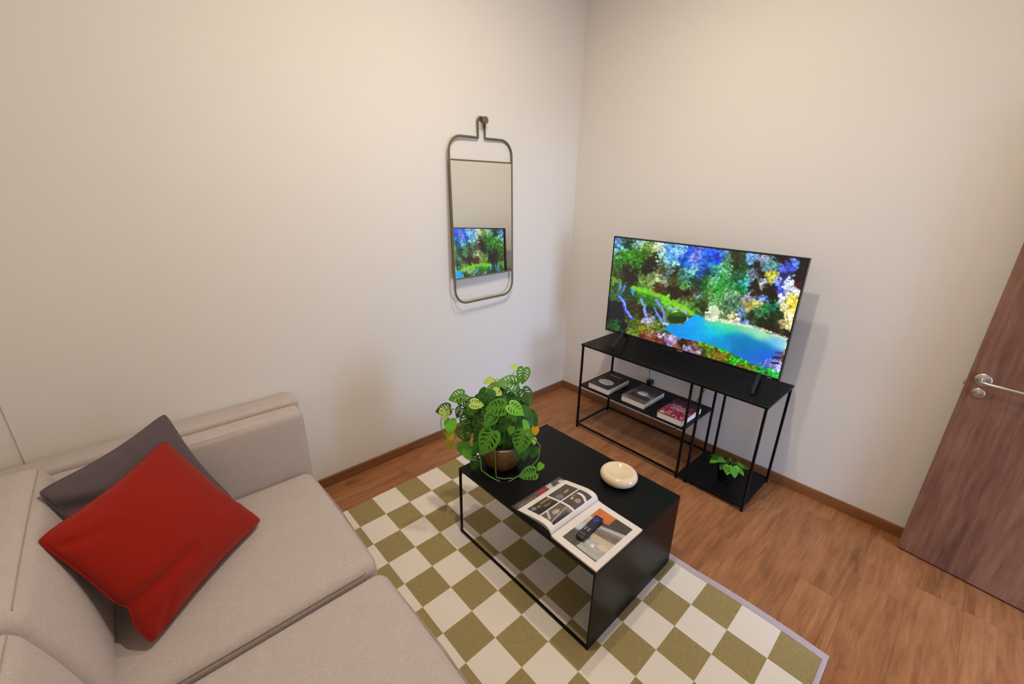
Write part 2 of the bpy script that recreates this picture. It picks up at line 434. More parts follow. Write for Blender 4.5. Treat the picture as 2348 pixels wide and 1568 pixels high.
MB().box(T(-.0012, tcy-.018, TZ0+.004), T(0, tcy+.018, TZ0+.0095), .0005).build('badge', M['badge'], bzo, smooth=False)
MB().box(T(-.0012, TY1+.035, TZ0+.005), T(0, TY1+.058, TZ0+.0085), .0005).build('badge', M['badge'], bzo, smooth=False)
MB().box(T(-.003, tcy+.04, TZ0-.006), T(.010, tcy+.11, TZ0), .001).build('sensor', M['plastic'], tv, smooth=False)
for yy in (-.665, -1.505):
    lg = MB(); w = .009
    for sgn, xe in ((-1, -.128), (1, .112)):
        lg.tube([T(.010, yy, TZ0+.012), T(xe*.45, yy+sgn*.008, HC+.040), T(xe, yy+sgn*.022, HC+.0075)], [.010, .0085, .007], 8)
    lg.build('foot', M['plastic'], tv)
# the picture
NXs, NYs = 300, 170
U, V = np.meshgrid((np.arange(NXs)+.5)/NXs, (np.arange(NYs)+.5)/NYs)
Hm = homog([(0, 0), (1, 0), (1, 1), (0, 1)], [(133, 46), (2112, 300), (1826, 1520), (45, 1000)])
q = np.stack([U, V, np.ones_like(U)], -1) @ Hm.T; X = q[..., 0]/q[..., 2]; Y = q[..., 1]/q[..., 2]
PTS = """150 80 110 160 230;250 110 36 72 34;400 110 140 180 175;180 180 110 170 180;200 230 70 140 40;330 250 60 130 30;450 180 120 160 70;560 150 215 232 185;620 170 190 220 225;700 180 110 170 230;800 190 130 185 228;930 170 40 90 220
1000 200 120 140 250;970 260 150 150 250;1100 200 50 110 240;1180 260 20 70 230;1240 230 90 150 230;200 320 50 110 30;330 330 50 110 25;430 230 50 110 20;480 310 40 35 15;540 350 30 26 18;460 400 28 24 20;250 390 44 36 26;300 430 30 28 18;150 420 70 90 40
640 260 160 210 185;700 270 80 150 220;740 320 140 205 205;850 280 20 90 210;900 330 30 110 220;980 330 160 180 250;1060 330 40 110 230;1150 320 30 110 230;1020 420 30 100 180;560 400 130 140 90;640 420 80 72 36;690 410 100 130 130;780 420 50 52 18;920 410 120 200 195
850 440 70 130 120;1090 440 8 60 100;1180 400 60 150 120;1240 380 120 200 155;1290 400 90 160 100;450 470 110 140 60;540 490 160 178 118;640 490 130 150 130;740 500 70 70 18;600 600 76 56 14;850 560 80 130 60;880 560 115 178 112;960 520 18 62 44;1050 520 40 100 40;1130 500 110 188 126
1300 280 80 120 110;1400 260 56 66 36;1380 340 26 54 18;1450 330 40 80 50;1380 480 36 100 60;1260 520 60 150 70;1350 560 60 150 90;1450 590 10 130 70;1480 540 80 190 190;1530 280 120 170 220;1640 280 140 150 170;1600 350 36 34 30;1700 370 110 150 170;1760 350 100 170 160;1850 280 36 22 18
1990 330 110 150 250;1950 370 60 80 200;1880 400 90 110 240;2060 350 30 18 16;2080 300 26 16 16;1560 450 110 130 140;1650 430 36 30 26;1750 470 190 190 80;1800 520 150 170 250;1900 450 40 46 100;2000 470 26 12 12;1930 520 225 235 255;1900 570 215 225 255;1980 610 235 240 255;1830 580 80 100 230;2040 540 70 20 25
1550 560 34 24 16;1660 560 190 200 205;1700 600 34 22 12;1600 640 44 30 20;1520 690 150 150 170;1640 700 120 150 230;1620 750 200 200 110;1760 650 18 18 8;1850 720 225 235 245;1950 730 245 240 135;1980 740 235 205 60;1870 800 235 225 175;1950 820 255 235 115;1700 800 30 110 60;1750 790 20 120 90;1620 830 70 130 80;1800 870 26 52 20
1900 900 245 245 195;1940 970 245 245 175;1880 980 200 180 130;1300 700 100 150 110;1330 640 130 180 130;1200 620 60 150 60;1150 690 110 170 100;1280 800 90 120 80;1400 780 90 130 110;1460 820 110 140 180;1500 760 170 160 70;1550 900 46 64 34;1500 960 120 150 200;1700 950 26 34 12;1800 1000 36 36 20;1170 800 200 218 195;1170 850 216 230 196
1360 890 225 225 165;1410 940 222 205 212;900 700 56 46 18;960 640 62 54 22;1030 760 44 52 18;900 730 110 160 76;980 780 80 140 50;870 640 34 18 8;760 620 46 36 10;1060 720 66 104 46;980 670 110 160 170;110 530 100 150 60;150 640 60 100 50;260 640 46 74 36;120 600 60 90 40;450 670 60 140 40;560 720 70 150 60;650 720 100 200 40;700 760 120 190 70
120 780 26 18 28;130 850 22 14 28;210 990 22 14 28;110 980 20 70 30;160 1000 30 110 50;340 780 54 46 18;370 840 52 52 18;330 950 90 110 30;300 1030 80 110 30;450 1000 130 130 20;480 930 176 176 222;520 900 160 170 190;590 950 110 140 40;620 1020 90 110 40;500 830 40 60 40;560 860 50 40 30
420 1090 130 60 40;600 1150 110 50 30;550 1100 140 80 60;620 1080 205 185 222;780 1120 215 195 222;720 1170 170 150 200;850 1150 54 30 18;950 1180 120 80 70;880 1220 180 170 220;750 1210 130 70 50;1000 1250 170 150 170;1080 1180 100 170 40;1130 1230 110 150 40;1050 1230 80 72 18;1250 1210 60 190 50;1200 1290 130 110 30;1300 1310 120 110 30
1420 1270 10 110 60;1480 1300 30 170 60;1400 1330 70 190 40;1320 1360 50 170 30;1500 1380 90 190 40;1450 1420 120 80 20;1560 1440 90 110 20;1650 1430 20 160 30;1750 1470 20 190 40;1700 1500 60 80 20;1800 1490 20 200 50;300 1070 120 140 70;360 1050 110 130 40;500 1050 150 130 120;1890 1060 30 24 16;1850 1030 60 50 30
1700 1330 140 158 252;1800 1380 176 178 252;1750 1300 100 126 250;1880 1200 240 240 190;1850 1270 120 70 40;1800 1440 190 195 250;1660 1380 90 120 240"""
pts = np.array([[float(a) for a in e_.split()] for e_ in PTS.replace('\n', ';').split(';')])
wx = X+(fbm(X/50, Y/50, 1, 2)-.5)*70+(fbm(X/20, Y/20, 5, 1)-.5)*50; wy = Y+(fbm(X/50, Y/50, 2, 2)-.5)*70+(fbm(X/20, Y/20, 6, 1)-.5)*50
acc = np.zeros(X.shape+(3,)); ws = np.zeros(X.shape)
for px_, py_, r_, g_, b_ in pts:
    sg_ = 25.0 if (r_+g_+b_ > 560) else 34.0      # small glints of sky and foam
    w = np.exp(-(((wx-px_)**2+(wy-py_)**2)/(sg_**2)))+1e-4/(1+((wx-px_)**2+(wy-py_)**2)/60.0**2)**2
    acc += w[..., None]*np.array([r_, g_, b_]); ws += w
img = acc/ws[..., None]
def worley(A, B, seed):
    ai = np.floor(A).astype(int); bi = np.floor(B).astype(int); dm = np.full(A.shape, 9.0)
    for di in (-1, 0, 1):
        for dj in (-1, 0, 1):
            n_ = ((ai+di)*374761393+(bi+dj)*668265263+seed*974711) & 0x7fffffff
            n_ = ((n_ ^ (n_ >> 13))*1274126177) & 0x7fffffff
            jx = (n_ & 0xff)/255.0; jy = ((n_ >> 9) & 0xff)/255.0
            dm = np.minimum(dm, np.hypot(ai+di+jx-A, bi+dj+jy-B))
    return dm
lf = (fbm(X/34, Y/26, 11, 3)-.5)*2; lf2 = (fbm(X/15, Y/12, 31, 2)-.5)*2
img *= np.clip(1.42-.62*worley(X/44+.5*lf, Y/36+.5*lf2, 3)-.42*worley(X/18+.3*lf2, Y/15, 9)+.35*lf+.25*lf2, .28, 1.7)[..., None]
hi = sst(.3, .7, lf2+.5*lf)*.22; img = img*(1-hi[..., None])+np.clip(img*1.7+25, 0, 255)*hi[..., None]
def wob(k, s=30.): return (fbm(X/s, Y/s, k)-.5)*2
d = seg_dist(X, Y+wob(41)*16, [(320, 580), (430, 605), (530, 640), (600, 665), (720, 735), (830, 775), (940, 850)])
blend(img, (146, 214, 48), sst(36, 12, d)*np.clip(.85+.45*wob(43, 14), .3, 1))
blend(img, (52, 110, 26), sst(46, 26, seg_dist(X, Y-62+wob(44)*20, [(420, 640), (560, 690), (700, 770)]))*np.clip(.6+.6*wob(45, 14), 0, 1))
for pl, wd_, c in (([(172, 655), (220, 720), (245, 810), (315, 900)], 24, (66, 96, 240)), ([(180, 670), (232, 740), (262, 830), (300, 890)], 9, (160, 180, 255)),
                   ([(400, 705), (440, 770), (462, 865)], 22, (150, 168, 250)), ([(545, 790), (600, 890), (640, 960)], 15, (110, 160, 250)), ([(570, 705), (640, 820), (662, 940)], 20, (140, 152, 250)),
                   ([(885, 895), (912, 962)], 18, (190, 205, 250)), ([(680, 795), (775, 805)], 16, (176, 176, 240)), ([(845, 810), (880, 850)], 15, (180, 190, 240)), ([(185, 548), (172, 600)], 18, (120, 160, 252)), ([(232, 560), (215, 612)], 14, (90, 140, 240)), ([(320, 595), (315, 650)], 18, (40, 165, 245)), ([(640, 950), (690, 968)], 16, (200, 214, 252))):
    blend(img, c, sst(wd_, wd_*.4, seg_dist(X+wob(51, 25)*16, Y, pl))*np.clip(.95+.6*wob(57, 12), .35, 1))
pool = [(650, 1010), (700, 962), (850, 962), (925, 890), (1000, 862), (1075, 905), (1110, 950), (1200, 925), (1500, 975), (1800, 1085), (1915, 1110), (1860, 1290), (1740, 1300), (1590, 1390), (1400, 1290), (1250, 1215), (1050, 1150), (800, 1105)]
pm = inpoly(X+wob(61)*10, Y+wob(62)*10, pool).astype(float)
pc = np.zeros_like(img); pw = np.zeros(X.shape)
for a in ((700, 1000, 0, 150, 225), (850, 1030, 0, 158, 235), (1000, 930, 0, 168, 248), (1050, 1050, 0, 172, 238), (1160, 1030, 10, 212, 222), (1130, 940, 90, 220, 190), (1300, 1000, 40, 212, 190), (1300, 960, 160, 225, 150), (1500, 1010, 150, 224, 184), (1700, 1075, 172, 232, 190), (1400, 1100, 0, 140, 200), (1200, 1150, 0, 160, 215), (1500, 1170, 0, 128, 186), (1650, 1200, 0, 134, 200), (1700, 1260, 30, 112, 220), (1800, 1140, 90, 182, 230), (1885, 1150, 205, 242, 232), (1560, 1330, 30, 120, 205)):
    w = np.exp(-(((X-a[0])/110)**2+((Y-a[1])/55)**2))+1e-6; pc += w[..., None]*np.array(a[2:], float); pw += w
pc = pc/pw[..., None]*(1+.06*wob(66, 40))[..., None]
img = img*(1-pm[..., None])+pc*pm[..., None]
blend(img, (238, 242, 206), sst(24, 6, seg_dist(X, Y+wob(63, 18)*12, [(1085, 900), (1200, 915), (1320, 945), (1500, 975), (1660, 1015), (1800, 1075), (1905, 1105)]))*np.clip(.75+.8*wob(64, 16), 0, 1))
blend(img, (216, 228, 196), sst(1.1, .5, ((X-1172)/56)**2+((Y-835)/62)**2+.6*wob(65, 16))*.8)
bo = ((X-785)/104)**2+((Y-898)/60)**2
blend(img, (24, 62, 10), sst(1.08, .85, bo)); blend(img, (84, 158, 26), sst(1.0, .6, bo)*sst(900, 850, Y)*(.6+.5*wob(71, 14)))
for (ax_, ay_) in ((1800, 1308), (1790, 1362), (1830, 1255)): blend(img, (36, 44, 96) if ay_ > 1290 else (110, 64, 40), sst(1.1, .8, ((X-ax_-(Y-ay_)*1.5)/46)**2+((Y-ay_)/13)**2))
grey = img.mean(-1, keepdims=True); img = np.clip(grey+(img-grey)*1.05, 0, 255); img = 255*(img/255)**1.12
gy = np.linspace(TY0-e, TY1+e, NXs+1); gz = np.linspace(TZ1-e, TZ0+.016, NYs+1)
P = np.zeros((NYs+1, NXs+1, 3)); P[..., 0] = .0035; P[..., 1] = gy[None, :]-tcy; P[..., 2] = gz[:, None]-HC
colour_mesh('screen', P, img, M['screen'], tv, flip=False)

# ------------------------------------------------------------------ books on the console shelf
def book(name, label, x0, x1, y0, y1, z0, th, paint):
    """y0 = left edge in view, y1 = right; front pages face the room"""
    cx, cy = (x0+x1)/2, (y0+y1)/2
    r = thing(name, label, 'book', (cx, cy, z0), group='hardback books on the console shelf')
    hx, hy = (x1-x0)/2, (y0-y1)/2; ct = .003
    MB().box((-hx+.003, -hy+.003, ct), (hx-.003, hy-.002, th-ct)).build('page_block', M['page'], r, smooth=False)
    cv = MB().box((-hx, -hy, 0), (hx, hy, ct), .0006); cv.box((-hx, hy-.003, ct), (hx, hy, th-ct), .0006); cv.box((-hx, -hy, th-ct), (hx, hy, th-.0004), .0006)
    cov = cv.build('cover', M['cover_dark'], r, smooth=False)
    nx, ny = 90, 60   # u from front to back, v from left to right
    u_, v_ = np.meshgrid((np.arange(nx)+.5)/nx, (np.arange(ny)+.5)/ny)
    im = paint(u_, v_)
    gx = np.linspace(-hx, hx, nx+1); gyy = np.linspace(hy, -hy, ny+1)
    Pq = np.zeros((ny+1, nx+1, 3)); Pq[..., 0] = gx[None]; Pq[..., 1] = gyy[:, None]; Pq[..., 2] = th
    colour_mesh('cover_print', Pq, im, M['print'], cov)
    return r
def paint1(u, v):
    im = np.ones(u.shape+(3,))*np.array([38, 36, 35.]); n = fbm(u*30, v*30, 3)
    blend(im, (200, 186, 184), sst(1.12, .9, ((u-.36)/.17)**2+((v-.50)/.33)**2+(n-.5)*.3)); blend(im, (176, 160, 160), sst(.5, .2, ((u-.36)/.2)**2+((v-.5)/.35)**2)*.5)
    for k in range(8): blend(im, (190, 184, 178), ((abs(u-.86) < .028) & (abs(v-(.20+.07*k)) < .026) & (fbm(u*60+k*9, v*40, 8) > .36)).astype(float)*.9)
    blend(im, (90, 84, 82), ((abs(u-.08) < .012) & (v > .12) & (v < .45)).astype(float)*.6); blend(im, (90, 84, 82), ((abs(u-.10) < .012) & (v > .72) & (v < .92)).astype(float)*.5)
    return im
def paint2(u, v):
    n = fbm(u*7, v*6, 21); im = np.ones(u.shape+(3,))*np.array([104, 100, 106.])*(.5+.9*n)[..., None]
    blend(im, (66, 60, 60), sst(.6, .9, u+.2*n)*.8); blend(im, (150, 148, 156), sst(.5, .8, v)*sst(.7, .4, u)*.6)
    blend(im, (226, 224, 224), sst(1.1, .4, ((u-.48)/.16)**2+((v-.50)/.24)**2)); blend(im, (92, 84, 74), (u < .24+.04*np.sin(v*9)).astype(float)*.9)
    bl = ((abs(u-.27) < .10) & (v > .16) & (v < .92)).astype(float); blend(im, (44, 38, 32), bl*(fbm(v*22, u*10, 5) > .3))
    for k in range(6): blend(im, (120, 108, 92), ((abs(u-.27) < .05) & (abs(v-(.24+.12*k)) < .03) & (fbm(u*50+k*5, v*50, 9) > .4)).astype(float)*.8)
    for k in range(5): blend(im, (200, 196, 190), ((abs(u-.045) < .022) & (abs(v-(.06+.055*k)) < .02)).astype(float)*.7)
    return im
def paint3(u, v):
    n = fbm(u*8, v*8, 33); n2 = fbm(u*18, v*18, 35); im = np.ones(u.shape+(3,))*np.array([140, 34, 62.])*(.6+.8*n)[..., None]
    blend(im, (76, 30, 38), sst(.55, .85, u+.25*(n-.5))*.9); blend(im, (214, 160, 160), sst(.50, .66, n2)*sst(.9, .3, abs(u-.5)*2)*.8)
    for c0, v0 in ((.60, .38), (.46, .45)):
        blend(im, (226, 196, 190), ((abs(u-c0-.03*np.sin(v*20)) < .045) & (abs(v-v0) < .26) & (fbm(u*40, v*30, 6) > .38)).astype(float)*.85)
    blend(im, (230, 200, 180), sst(.52, .68, fbm(u*14, v*14, 40))*sst(.25, .05, u)); blend(im, (224, 120, 130), sst(1, .3, ((u-.2)/.1)**2+((v-.35)/.1)**2)*.8)
    return im
book('hardback_book', 'black book with a pale oval on its cover, nearest the corner', -.412, -.17, -.566, -.729, .328, .042, paint1)
book('hardback_book', 'grey cloudy cover book in the middle of the console shelf', -.403, -.160, -.820, -.985, .328, .042, paint2)
book('hardback_book', 'crimson cover book beside the console uprights', -.418, -.178, -1.077, -1.236, .328, .042, paint3)

# ------------------------------------------------------------------ power cords
pc_ = thing('power_cord', 'thin black television cord with plug behind the console shelf', 'cord', (-.02, -.80, .32))
MB().tube([(-.03+.02, .02, .30), (-.012, .004, .20), (-.006, .014, .10), (-.008, .006, .05), (-.006, 0, .03)], .0022, 6).build('cord', M['plastic'], pc_)
MB().box((-.024, -.018, -.004), (.018, .018, .030), .004, 2).build('plug', M['plastic'], pc_, smooth=False)
cw = MB().tube([(-.024, -1.205, .50), (-.026, -1.175, .42), (-.03, -1.14, .335), (-.026, -1.12, .25), (-.02, -1.10, .12), (-.02, -1.02, .066), (-.03, -.93, .05), (-.02, -.85, .068), (-.012, -.80, .2), (-.008, -.797, .31)], .0022, 6)
tag(cw.build('signal_cable', M['plastic']), 'thin black cable hanging behind the console by the uprights', 'cord')

# ------------------------------------------------------------------ wall mirror
mr = thing('wall_mirror', 'tall olive metal framed mirror hanging on a round peg', 'mirror', (-.865, -.012, 1.86), .028)
tilt = .034
ML = -.868
def mz(x, z, off=0.0):   # point on the tilted frame plane; x,z in the room
    dz = 1.86-z
    return (x+.865, -(.0+dz*math.sin(tilt))+off - .012*0, -dz*math.cos(tilt))
xl, xr, zt, zb, rc = -1.107, -.634, 1.846, .908, .085
def arc(cx, cz, a0, a1, n=8): return [(cx+rc*math.cos(a0+(a1-a0)*k/n), cz+rc*math.sin(a0+(a1-a0)*k/n)) for k in range(n+1)]
nl, nr = -.897, -.846
loop = [(nl, zt), (nl, zt+.075)] + [((nl+nr)/2+.0255*math.cos(a), zt+.082+.0255*math.sin(a)) for a in [math.pi-math.pi*k/8 for k in range(9)]] + [(nr, zt+.075), (nr, zt)]
loop += arc(xr-rc, zt-rc, math.pi/2, 0) + arc(xr-rc, zb+rc, 0, -math.pi/2) + arc(xl+rc, zb+rc, -math.pi/2, -math.pi) + arc(xl+rc, zt-rc, math.pi, math.pi/2)
MB().tube([mz(a, b) for a, b in loop], .0068, 8, closed=True).build('frame', M['olive'], mr)
for zz in (1.722, 1.062): MB().tube([mz(xl, zz), mz(xr, zz)], .0048, 8).build('crossbar', M['olive'], mr)
a, b = xl+.006, xr-.006
def quad_slab(z0, z1, o0, o1):
    pts_ = [mz(a, z0, o0), mz(b, z0, o0), mz(b, z1, o0), mz(a, z1, o0), mz(a, z0, o1), mz(b, z0, o1), mz(b, z1, o1), mz(a, z1, o1)]
    return MB().add(pts_, [(0, 1, 2, 3), (7, 6, 5, 4), (0, 4, 5, 1), (1, 5, 6, 2), (2, 6, 7, 3), (3, 7, 4, 0)])
quad_slab(1.064, 1.720, -.002, .002).build('mirror_glass', M['mirror'], mr, smooth=False)
quad_slab(1.064, 1.720, .0022, .006).build('backing', M['mirback'], mr, smooth=False)
pg = MB().lathe([(.007, .0), (.007, -.032), (.018, -.034), (.0205, -.037), (.0205, -.043), (.0185, -.046), (0, -.046)], (0, 0, 0), 28, 'Y')
pgo = pg.build('wall_peg', M['olive'], None, (-.866, 0, 1.936)); tag(pgo, 'round olive wall peg holding up the mirror loop', 'wall hook')

# ------------------------------------------------------------------ rug
GX, GY, GSX, GSY, GA = -1.9722, -.2868, .1362, .1427, math.radians(.4)
I0, I1, J0, J1 = -1.4, 7.10, -.10, 12.97
rug = thing('rug', 'flat woven rug of olive and cream checks under the coffee table', 'rug', (GX, GY, 0), GA)
def rugz(i, j):
    z = .0075+.0022*mnoise.noise(Vector((i*.55, j*.5, 3.1)))+.0022
    ee = min(i-I0, I1-i, j-J0, J1-j)
    z += .010*math.exp(-((I1-i)/.5)**2)*max(0, math.sin((j-9.5)*.9))*(1 if j > 9.3 else 0)
    return z
ni, nj = 72, 92
vs = []; fs = []; uv = []
for jj in range(nj+1):
    for ii in range(ni+1):
        i_ = I0+(I1-I0)*ii/ni; j_ = J0+(J1-J0)*jj/nj
        vs.append((i_*GSX, -j_*GSY, rugz(i_, j_))); uv.append((min(i_, 6.999), max(j_, .001)))
n_top = len(vs)
vs += [(x_, y_, .001) for x_, y_, z_ in vs]
for jj in range(nj):
    for ii in range(ni):
        k = jj*(ni+1)+ii; fs.append((k, k+ni+1, k+ni+2, k+1)); fs.append((n_top+k+1, n_top+k+ni+2, n_top+k+ni+1, n_top+k))
rim = [ii for ii in range(ni+1)] + [jj*(ni+1)+ni for jj in range(1, nj+1)] + [nj*(ni+1)+ii for ii in range(ni-1, -1, -1)] + [jj*(ni+1) for jj in range(nj-1, 0, -1)]
for k in range(len(rim)):
    p_, q_ = rim[k], rim[(k+1) % len(rim)]; fs.append((p_, q_, n_top+q_, n_top+p_))
rb = MB().add(vs, fs); ro = rb.build('weave', M['rug'], rug, angle=60)
ul = ro.data.uv_layers.new(name='UVMap'); uv2 = uv+uv
for lp in ro.data.loops: ul.data[lp.index].uv = uv2[lp.vertex_index]
def binding(path, wdt, name):
    # flat folded tape along an edge; path gives (i,j) inner edge and outward normal
    vs_ = []; fs_ = []
    for (i_, j_, nx_, ny_) in path:
        zz = rugz(min(max(i_, I0), I1), min(max(j_, J0), J1))
        for (o_, h_) in ((-.004, zz+.0012), (wdt*.5, zz+.0022), (wdt, zz-.001), (wdt, .0012), (-.004, .0008)): vs_.append((i_*GSX+nx_*o_, -j_*GSY+ny_*o_, h_))
    for k in range(len(path)-1):
        for m_ in range(5): fs_.append((k*5+m_, (k+1)*5+m_, (k+1)*5+(m_+1) % 5, k*5+(m_+1) % 5))
    fs_ += [(4, 3, 2, 1, 0), tuple((len(path)-1)*5+m_ for m_ in range(5))]
    MB().add(vs_, fs_).build(name, M['bind'], rug)
binding([(I1, J0+(J1-J0+.084)*k/90, 1, 0) for k in range(91)], .030, 'binding')
binding([(I0+(I1-I0)*k/70, J1, 0, -1) for k in range(71)], .012, 'binding')

# ------------------------------------------------------------------ coffee table
KX, KY, KA, KW, KL, KH = -1.3193, -1.1547, math.radians(.556), .59, .7729, .376
ct = thing('coffee_table', 'low black metal coffee table with one solid end panel', 'coffee table', (KX, KY, 0), KA)
FZ = .0095
def kb(name, lo, hi, bev=.0012): return MB().box(lo, hi, bev).build(name, M['black'], ct, smooth=False)
hw, hl, b_ = KW/2, KL/2, .0105
kb('tabletop', (-hw, -hl, KH-.011), (hw, hl, KH))
kb('end_panel', (-hw, -hl, FZ), (hw, -hl+.008, KH-.011))
for sx_ in (-1, 1):
    xa, xb = (-hw, -hw+b_) if sx_ < 0 else (hw-b_, hw)
    kb('leg', (xa, hl-b_, FZ), (xb, hl, KH-.011))
    kb('rail', (xa, -hl+.008, FZ), (xb, hl-b_, FZ+b_))

# ------------------------------------------------------------------ cream bowl
bw = MB().lathe([(0, .004), (.045, .002), (.062, .006), (.075, .017), (.0795, .029), (.077, .042), (.070, .0505), (.062, .0535), (.054, .052), (.046, .046), (.037, .0415), (.025, .0395), (.012, .0385), (0, .038)], (0, 0, 0), 64)
bwo = bw.build('dish', M['cream'], None, (-1.137, -1.305, KH), angle=80); bwo.scale = (1, 1.04, 1)
tag(bwo, 'cream glazed round dish with a thick rolled rim on the coffee table', 'dish')

# ------------------------------------------------------------------ open magazine
mg = thing('magazine', 'open photo magazine with curling left pages on the coffee table', 'magazine', (-1.462, -1.334, KH))
MLn = .142   # half page height (along x)
PWd = .207
# right hand stack
MB().box((-MLn, -PWd, .0015), (MLn, -.001, .0085), .001).build('page_block', M['page'], mg, smooth=False)
MB().box((-MLn-.002, -PWd-.002, 0), (MLn+.002, PWd+.012, .0014)).build('cover', M['cover_dark'], mg, smooth=False)
def grid_page(fn, img, name, flip=False):
    ny_, nx_ = img.shape[:2]
    Pg = np.zeros((ny_+1, nx_+1, 3))
    for b2 in range(ny_+1):
        for a2 in range(nx_+1): Pg[b2, a2] = fn(a2/nx_, b2/ny_)
    return colour_mesh(name, Pg, img, M['print'], mg, flip)
# right page: u from front edge (toward sofa) to back, v from spine to outer edge
nu, nv = 110, 84
u, v = np.meshgrid((np.arange(nu)+.5)/nu, (np.arange(nv)+.5)/nv)
im = np.ones(u.shape+(3,))*np.array([222, 214, 208.])
pic = (u > .10) & (u < .90) & (v > .14) & (v < .88)
pu, pv = (u-.10)/.80, (v-.14)/.74
ph = np.ones(u.shape+(3,))*np.array([78, 72, 68.])*(.8+.4*fbm(pu*4, pv*40, 70))[..., None]
blend(ph, (62, 54, 48), sst(.55, .8, pu)*.8)
blend(ph, (206, 112, 54), ((pu > .72+.1*pv) & (pv < .52)).astype(float)*sst(.66, .78, pu)*(.65+.5*fbm(pu*3, pv*14, 71)))
blend(ph, (226, 206, 200), sst(.16, .08, abs(pv-.06))*sst(.30, .36, pu)*sst(.76, .70, pu)*(.5+.6*fbm(pu*9, pv*6, 72)))
blend(ph, (190, 206, 226), sst(.10, .05, abs(pv-.05))*sst(.26, .34, pu)*sst(.52, .46, pu)*.8)
blend(ph, (176, 172, 180), ((pu > .50+.0*pv) & (pv > .40)).astype(float)*sst(.085, .05, abs(pu-(.60+.22*(pv-.4)))))
blend(ph, (128, 108, 94), ((pv > .42) & (pu < .60+.2*(pv-.4)) & (pu > .36)).astype(float)*(.4+.9*fbm(pu*12, pv*7, 73)))
gw = ((pv > .40) & (pu > .02) & (pu < .40+.10*pv)).astype(float)*sst(.34, .46, pv+.45*(.30-pu)*(pu < .3))
blend(ph, (176, 178, 172), gw*(.65+.5*fbm(pu*26, pv*4, 74)))
blend(ph, (210, 176, 116), gw*sst(.30, .38, pu)*sst(.46, .42, pu)*.9*(.2+.9*fbm(pu*20, pv*8, 77))); blend(ph, (222, 196, 170), sst(1, .5, ((pu-.30)/.07)**2+((pv-.86)/.16)**2)*.7)
blend(ph, (236, 228, 220), sst(1, .5, ((pu-.22)/.035)**2+((pv-.66)/.05)**2)); blend(ph, (96, 92, 90), sst(.05, .02, abs(pu-.30))*sst(.30, .36, pv)*sst(.52, .44, pv)*.7)
im[pic] = ph[pic]
grid_page(lambda a2, b2: (-MLn+2*MLn*a2, -.001-(PWd-.001)*b2, .0088+.004*math.exp(-b2*14)), im, 'right_page', flip=False)
# left page: arch profile in y (v from spine to outer edge)
prof = [(0, .010), (.002, .019), (.008, .029), (.019, .036), (.035, .0385), (.055, .037), (.08, .0325), (.105, .0265), (.13, .0205), (.15, .0155), (.172, .0105)]
pl_ = np.array(prof); seg_ = np.concatenate([[0], np.cumsum(np.hypot(*np.diff(pl_, axis=0).T))]); seg_ /= seg_[-1]
def arch(t_, k=1.0, dy=0.0): return (float(np.interp(t_, seg_, pl_[:, 0]))+dy*t_, float(np.interp(t_, seg_, pl_[:, 1]))*k)
im = np.ones(u.shape+(3,))*np.array([224, 217, 210.])
def cell(u0, u1, v0, v1, fn):
    m_ = (u > u0) & (u < u1) & (v > v0) & (v < v1); a_, b2_ = (u-u0)/(u1-u0), (v-v0)/(v1-v0)
    c_ = fn(a_, b2_); im[m_] = c_[m_]
def ph1(a_, b2_):   # near spine, front
    c = np.ones(a_.shape+(3,))*np.array([92, 84, 76.])*(.7+.6*fbm(a_*4, b2_*4, 81))[..., None]
    blend(c, (30, 32, 44), sst(.35, .1, b2_+.3*(a_-.3))); blend(c, (190, 182, 172), sst(1, .4, ((a_-.5)/.2)**2+((b2_-.6)/.2)**2)*.8); blend(c, (206, 216, 222), sst(.07, .03, abs(a_-.2-.4*(b2_-.7)))*sst(.3, .5, b2_)*.8)
    blend(c, (186, 176, 168), sst(.06, .02, abs(b2_-.28-.25*(a_-.3)))*.8); blend(c, (128, 138, 146), sst(.75, .95, a_)*sst(.5, .2, b2_)*.7); return c
def ph2(a_, b2_):   # near spine, back
    c = np.ones(a_.shape+(3,))*np.array([78, 64, 58.])*(.8+.4*fbm(a_*3, b2_*3, 82))[..., None]
    blend(c, (70, 70, 100), sst(.4, .1, b2_)*sst(.7, .3, a_)*.8); blend(c, (190, 150, 122), sst(1, .3, ((a_-.42)/.16)**2+((b2_-.36)/.22)**2)*.8); blend(c, (222, 228, 232), sst(.07, .04, abs(a_-.62-.16*np.sin(b2_*2.4)))*sst(.9, .8, b2_)*.95)
    blend(c, (236, 226, 216), sst(1, .6, ((a_-.38)/.07)**2+((b2_-.74)/.07)**2)); blend(c, (150, 120, 108), sst(1, .3, ((a_-.55)/.16)**2+((b2_-.85)/.14)**2)*.6); return c
def ph3(a_, b2_):   # outer, front
    c = np.ones(a_.shape+(3,))*np.array([66, 54, 40.])*(.6+.8*fbm(a_*5, b2_*5, 83))[..., None]
    blend(c, (30, 26, 20), sst(.5, .2, b2_)*.8); blend(c, (150, 124, 88), sst(1, .3, ((a_-.62)/.22)**2+((b2_-.35)/.12)**2)*.7); blend(c, (190, 160, 120), sst(.14, .05, abs(b2_-.75))*sst(.4, .6, a_)*.6)
    blend(c, (120, 160, 190), sst(1, .3, ((a_-.16)/.12)**2+((b2_-.7)/.2)**2)*.8); blend(c, (196, 176, 140), sst(1, .3, ((a_-.36)/.07)**2+((b2_-.62)/.1)**2)*.8); return c
def ph4(a_, b2_):   # outer, back
    c = np.ones(a_.shape+(3,))*np.array([74, 66, 60.])*(.7+.6*fbm(a_*5, b2_*5, 84))[..., None]
    blend(c, (216, 128, 74), sst(1, .4, ((a_-.62)/.20)**2+((b2_-.42-.3*(a_-.6))/.10)**2)); blend(c, (150, 158, 168), sst(1, .3, ((a_-.2)/.18)**2+((b2_-.35)/.3)**2)*.6); return c
